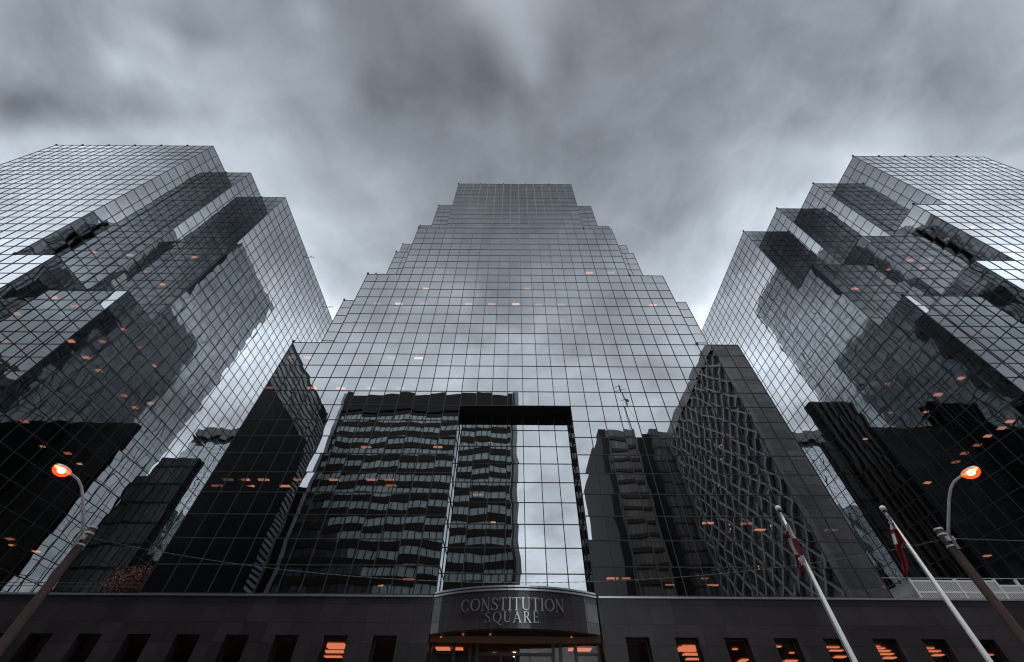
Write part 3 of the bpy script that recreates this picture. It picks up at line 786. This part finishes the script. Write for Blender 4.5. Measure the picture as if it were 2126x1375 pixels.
# brown tower with mast, further back
t = thing('brown_pier_tower', 'narrow brown tower with a mast on its roof, mirrored just right of the portal', 'building', (42, virt(130), 0))
yf = virt(116); ZZ = 81.5
dk = simple('umber_panel', (.030,.026,.025), .8, var=.2, vscale=.3)
b = MB(); b.box(30.0, 32.2, yf-46, yf, -1.6, ZZ); b.build('corner_pier', dk, t)
b = MB(); b.box(32.2, 42.0, yf-46, yf-.6, -1.6, ZZ); b.build('window_bay', cellwall('bay_window', (.24,.205,.185), (1.2,4.0), .28, .5, 0, line=.05), t)
for x in (32.3, 41.9):
    b = MB(); b.box(x-.3+(.3 if x < 35 else 0), x+.3, yf-.59, yf+.25, -1.6, ZZ+.1); b.build('stone_pier', simple('pier_stone', (.22,.185,.16), .8), t)
for k in range(19):
    z = ZZ-4*(k+1); b = MB(); b.box(32.62, 41.58, yf-.58, yf-.2, z, z+1.1); b.build('spandrel', simple('spandrel_brown', (.06,.05,.047), .8), t)
b = MB(); b.box(42.22, 47.6, yf-46, yf-3, -1.6, ZZ-1.2); b.build('core_tower', dk, t)
b = MB(); b.box(47.62, 60, yf-46, yf-1, -1.6, ZZ-.2); b.build('side_block', cellwall('side_block', (.15,.132,.126), (1.6,4.0), .3, .6, 0, line=.08), t)
an = thing('radio_mast', 'spindly radio mast mirrored above the brown tower roof', 'mast', (43, yf-6, ZZ+ZO))
b = MB(); xm, ym = 43.3, yf-6
for dx, dy in ((-.45,0),(.45,0),(0,.6)): b.tube([(xm+dx,ym+dy,ZZ-1),(xm+dx*.2,ym+dy*.2,ZZ+25)], .11, 5)
for i in range(14):
    z = ZZ+i*1.6; f_ = 1-.8*i/14; b.bar((xm-.45*f_,ym,z),(xm+.45*f_,ym,z+.8),.07,.07); b.bar((xm+.45*f_,ym,z+.8),(xm-.45*f_,ym,z+1.6),.07,.07)
b.build('lattice_mast', M['black'], an)
b = MB()
for z, w_ in ((ZZ+22.5,2.8),(ZZ+16,1.8),(ZZ+24.2,1.8)): b.bar((xm-w_,ym,z),(xm+w_*.7,ym,z+.2),.12,.12)
b.bar((xm-2.4,ym,ZZ+20.6),(xm-2.4,ym,ZZ+25),.14,.14); b.bar((xm+1.5,ym,ZZ+19.4),(xm+1.5,ym,ZZ+21.8),.1,.1); b.ellipsoid((xm+.6,ym+.4,ZZ+15.2),.7,.3,.7,10,6)
b.build('aerial', M['black'], an)
b = MB()
for sx in (-1, 1): b.tube([(xm,ym,ZZ+18),(xm+5.5*sx,ym,ZZ-.5)], .035, 4)
b.build('guy_wire', M['black'], an)

# blocks in the rear court (mirrored low in the tower flanks)
pierm = cellwall('north_block', (.07,.064,.066), (2.4,3.8), .35, .5, 0, line=.05)
t = thing('pier_block', 'dark block with vertical piers in the rear court, mirrored low in the right tower', 'building', (35, 54, 0))
b = MB(); b.box(31.2, 37.8, 51, 52.6, 8.2, 41.2); b.build('body', pierm, t)
b = MB(); b.box(30.2, 31.19, 51.4, 52.5, 8.2, 39); b.box(37.81, 39.6, 51.4, 52.5, 8.2, 34); b.build('shoulder', pierm, t)
for i in range(6):
    b = MB(); x = 31.2+i*1.22; b.box(x, x+.42, 50.55, 50.99, 8.2, 40.8); b.build('pier', simple('north_pier', (.14,.13,.132), .8), t)
t = thing('grey_court_block', 'low grey block in the rear court, mirrored low in the left tower', 'building', (-37, 55, 0))
gm_ = cellwall('north_grey', (.20,.20,.215), (1.2,2.6), .3, .5, 0, line=.07)
b = MB(); b.box(-39.6, -34.2, 52, 53.4, 8.2, 31); b.build('body', gm_, t)
b = MB(); b.box(-34.19, -32.2, 52.3, 53.3, 8.2, 28.4); b.build('shoulder', gm_, t)

# more of the street wall either side, so that flanks and low bays mirror buildings and not a bare horizon
for nm, lb, x0, x1, ya, yb, h in (('pier_fronted_block','dark pier-fronted office block further right across the street, seen only mirrored', 98, 150, -70, -9, 56),
                                  ('pier_fronted_block','dark pier-fronted office block further left across the street, seen only mirrored', -150, -104, -75, -9, 53)):
    t = thing(nm, lb, 'building', ((x0+x1)/2, (ya+yb)/2, 0))
    b = MB(); b.box(x0, x1, ya, yb, -1.6, h); b.build('body', cellwall('pier_block', (.05,.047,.047), (1.8,3.8), .4, .5, 0, line=.08), t)
    b = MB()
    for i in range(int((x1-x0)/6)+1): b.box(x0+i*6-.5, x0+i*6+.5, yb+.01, yb+.5, -1.6, h-2)
    b.build('pier', simple('pier_concrete', (.09,.085,.085), .8), t)

# ------------------------------------------------------------------ ground
g = MB(); g.quad((-600,-600,-1.62),(600,-600,-1.62),(600,600,-1.62),(-600,600,-1.62)); structure(g.build('ground', M['paving']))
g = MB(); g.quad((-600,-7,-1.612),(600,-7,-1.612),(600,11.5,-1.612),(-600,11.5,-1.612)); structure(g.build('road', M['asphalt']))
g = MB(); g.box(-600,600,11.5,D-.2,-1.615,-1.48); structure(g.build('pavement', M['paving']))
g = MB()
for i in range(-40, 41): g.quad((i*8,2.2,-1.607),(i*8+3,2.2,-1.607),(i*8+3,2.34,-1.607),(i*8,2.34,-1.607))
structure(g.build('lane_marking', M['white']))

# ------------------------------------------------------------------ sky and light
SUN_DIR = V((0, -.22, .97)).normalized()
W = bpy.data.worlds.new('World'); bpy.context.scene.world = W; W.use_nodes = True; nt = W.node_tree; nt.nodes.clear()
class WT(NT):
    def __init__(s): s.t = nt
w = WT()
SUN_EL, SUN_AZ = math.asin(SUN_DIR.z), radians(180)
tc = w.n('ShaderNodeTexCoord'); d = tc.outputs['Generated']
sp = w.n('ShaderNodeSeparateXYZ'); w.l(d, sp.inputs[0]); dz = w.math('MAXIMUM', sp.outputs[2], 0.0)
zc = w.math('MAXIMUM', sp.outputs[2], .12)
px_, py_ = w.math('DIVIDE', sp.outputs[0], zc), w.math('DIVIDE', sp.outputs[1], zc)
pc = w.n('ShaderNodeCombineXYZ'); w.l(px_, pc.inputs[0]); w.l(py_, pc.inputs[1]); P = pc.outputs[0]
ramp = w.n('ShaderNodeValToRGB'); w.l(dz, ramp.inputs[0]); cr = ramp.color_ramp
stops = [(0,2.0),(.34,1.95),(.5,1.65),(.707,1.2),(.788,.96),(.866,.73),(.927,.56),(.98,.46),(1,.41)]
while len(cr.elements) < len(stops): cr.elements.new(.5)
for e, (p_, c_) in zip(cr.elements, stops): e.position = p_; e.color = (c_, c_, c_, 1)
# drifting cloud sheets: domain-warped noise on the cloud plane
n0 = w.n('ShaderNodeTexNoise'); n0.inputs['Scale'].default_value = 1.6; n0.inputs['Detail'].default_value = 3; w.l(P, n0.inputs['Vector'])
wp = w.vm('MULTIPLY_ADD', w.vm('SUBTRACT', n0.outputs['Color'], (.5,.5,.5)), (.45,.45,.45), P)
def noise(sc, det, off, rough=.55):
    x = w.n('ShaderNodeTexNoise'); x.inputs['Scale'].default_value = sc; x.inputs['Detail'].default_value = det; x.inputs['Roughness'].default_value = rough
    w.l(w.vm('ADD', wp, off), x.inputs['Vector']); return x.outputs['Fac']
wq = w.vm('MULTIPLY_ADD', w.vm('SUBTRACT', n0.outputs['Color'], (.5,.5,.5)), (.30,.30,.30), w.vm('MULTIPLY', d, (1.0,1.0,1.6)))
def noise3(sc, det, off, rough):
    x = w.n('ShaderNodeTexNoise'); x.inputs['Scale'].default_value = sc; x.inputs['Detail'].default_value = det; x.inputs['Roughness'].default_value = rough
    w.l(w.vm('ADD', wq, off), x.inputs['Vector']); return x.outputs['Fac']
A = noise(2.2, 6, (3.1,7.7,0)); B = noise3(5.5, 7, (9.3,1.2,4), .52)
cl = w.math('ADD', w.math('MULTIPLY', w.math('SUBTRACT', A, .5), .75), w.math('MULTIPLY', w.math('SUBTRACT', B, .5), 1.25))
# individual breaks and banks in the cloud, placed on the cloud plane
def lump(x, y, sx, sy, amp, rot=0):
    c = w.vm('SUBTRACT', w.vm('MULTIPLY_ADD', w.vm('SUBTRACT', n0.outputs['Color'], (.5,.5,.5)), (.20,.20,.20), P), (x, y, 0))
    ro = w.n('ShaderNodeVectorRotate', rotation_type='Z_AXIS'); w.l(c, ro.inputs['Vector']); ro.inputs['Angle'].default_value = rot
    q = w.vm('DIVIDE', ro.outputs[0], (sx, sy, 1)); sq = w.vm('DOT_PRODUCT', q, q)
    return w.math('MULTIPLY', w.math('POWER', 2.718, w.math('MULTIPLY', sq, -1)), amp)
for a in ((-0.035,0.029,0.089,0.065,1.15),(0.003,0.118,0.052,0.052,0.65),(0.022,0.159,0.025,0.027,0.30),(0.098,0.118,0.038,0.070,-0.20),(-0.081,0.184,0.053,0.053,-0.22),(-0.230,0.190,0.117,0.058,-0.26),
          (-0.191,0.071,0.077,0.048,-0.12),(-0.815,0.138,0.067,0.034,0.42),(-0.714,0.088,0.059,0.024,0.20),(-0.396,0.045,0.057,0.038,0.42),(-0.543,0.200,0.075,0.039,0.12),(-1.089,0.212,0.120,0.045,-0.38),
          (-0.618,0.072,0.087,0.036,-0.28),(-1.004,0.059,0.087,0.047,-0.15),(-0.804,0.226,0.099,0.035,-0.12),(-0.571,0.330,0.177,0.059,0.26),(-0.928,0.282,0.183,0.027,0.16),(-1.147,0.285,0.115,0.027,0.20),
          (-0.363,0.346,0.107,0.061,0.12),(-0.150,0.237,0.055,0.041,0.12),(0.287,0.277,0.192,0.090,-0.12),(0.689,0.124,0.261,0.090,-0.18),(0.369,0.069,0.144,0.048,-0.14),(0.968,0.175,0.115,0.087,-0.28),
          (0.737,0.318,0.174,0.032,0.25),(1.135,0.307,0.138,0.028,0.20),(0.624,0.440,0.075,0.054,0.15)):
    cl = w.math('ADD', cl, lump(*a))
mod = w.math('MAXIMUM', w.math('ADD', 1.0, cl), .35)
# sky darker ahead
def sstep(x, lo, hi):
    m_ = w.n('ShaderNodeMapRange', interpolation_type='SMOOTHSTEP'); w.l(x, m_.inputs[0]); m_.inputs[1].default_value = lo; m_.inputs[2].default_value = hi; m_.inputs[3].default_value = 0; m_.inputs[4].default_value = 1
    return m_.outputs[0]
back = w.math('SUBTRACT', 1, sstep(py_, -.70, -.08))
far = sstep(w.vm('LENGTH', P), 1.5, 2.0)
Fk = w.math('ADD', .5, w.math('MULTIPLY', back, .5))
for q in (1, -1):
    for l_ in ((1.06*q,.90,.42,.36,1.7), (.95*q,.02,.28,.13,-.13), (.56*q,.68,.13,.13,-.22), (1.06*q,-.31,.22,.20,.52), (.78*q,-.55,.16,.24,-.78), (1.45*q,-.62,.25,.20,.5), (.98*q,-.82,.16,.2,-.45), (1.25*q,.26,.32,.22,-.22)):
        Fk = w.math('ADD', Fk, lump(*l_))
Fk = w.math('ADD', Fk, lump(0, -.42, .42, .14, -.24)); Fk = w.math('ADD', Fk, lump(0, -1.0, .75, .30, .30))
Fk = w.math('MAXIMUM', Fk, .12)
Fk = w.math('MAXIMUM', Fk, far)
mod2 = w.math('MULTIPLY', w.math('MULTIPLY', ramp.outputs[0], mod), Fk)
colr = w.n('ShaderNodeMix', data_type='RGBA'); colr.inputs[6].default_value = (.85,.98,1.13,1); colr.inputs[7].default_value = (.91,.985,1.075,1)
w.l(w.math('MINIMUM', w.math('MULTIPLY', mod2, .8), 1.0), colr.inputs['Factor'])
cloud = w.vm('SCALE', colr.outputs[2], scale=mod2)
sky = w.n('ShaderNodeTexSky', sky_type='NISHITA'); sky.sun_disc = False; sky.sun_elevation = SUN_EL; sky.sun_rotation = SUN_AZ; sky.air_density = 1.5; sky.dust_density = 3
bg1 = w.n('ShaderNodeBackground'); w.l(sky.outputs[0], bg1.inputs[0]); bg1.inputs[1].default_value = .06
bg2 = w.n('ShaderNodeBackground'); w.l(cloud, bg2.inputs[0]); bg2.inputs[1].default_value = 1.0
mx = w.n('ShaderNodeMixShader'); mx.inputs[0].default_value = .95; w.l(bg1.outputs[0], mx.inputs[1]); w.l(bg2.outputs[0], mx.inputs[2])
wo = w.n('ShaderNodeOutputWorld'); w.l(mx.outputs[0], wo.inputs['Surface'])
sl = bpy.data.lights.new('sun', 'SUN'); sl.energy = 1.4; sl.angle = radians(10); sl.color = (1,.97,.93)
so_ = bpy.data.objects.new('sun', sl); C.objects.link(so_)
sd = V((sin(SUN_AZ)*cos(SUN_EL), cos(SUN_AZ)*cos(SUN_EL), sin(SUN_EL)))
so_.rotation_euler = sd.to_track_quat('Z', 'Y').to_euler()

sc = bpy.context.scene
sc.render.engine = 'CYCLES'
sc.view_settings.view_transform = 'Standard'; sc.view_settings.look = 'None'; sc.view_settings.exposure = 0; sc.view_settings.gamma = 1
cy = sc.cycles
cy.max_bounces = 10; cy.glossy_bounces = 8; cy.diffuse_bounces = 2; cy.transparent_max_bounces = 12; cy.transmission_bounces = 4
cy.use_denoising = True; cy.sample_clamp_indirect = 4; cy.caustics_reflective = False; cy.caustics_refractive = False
cy.pixel_filter_type = 'BLACKMAN_HARRIS'; cy.filter_width = 1.2
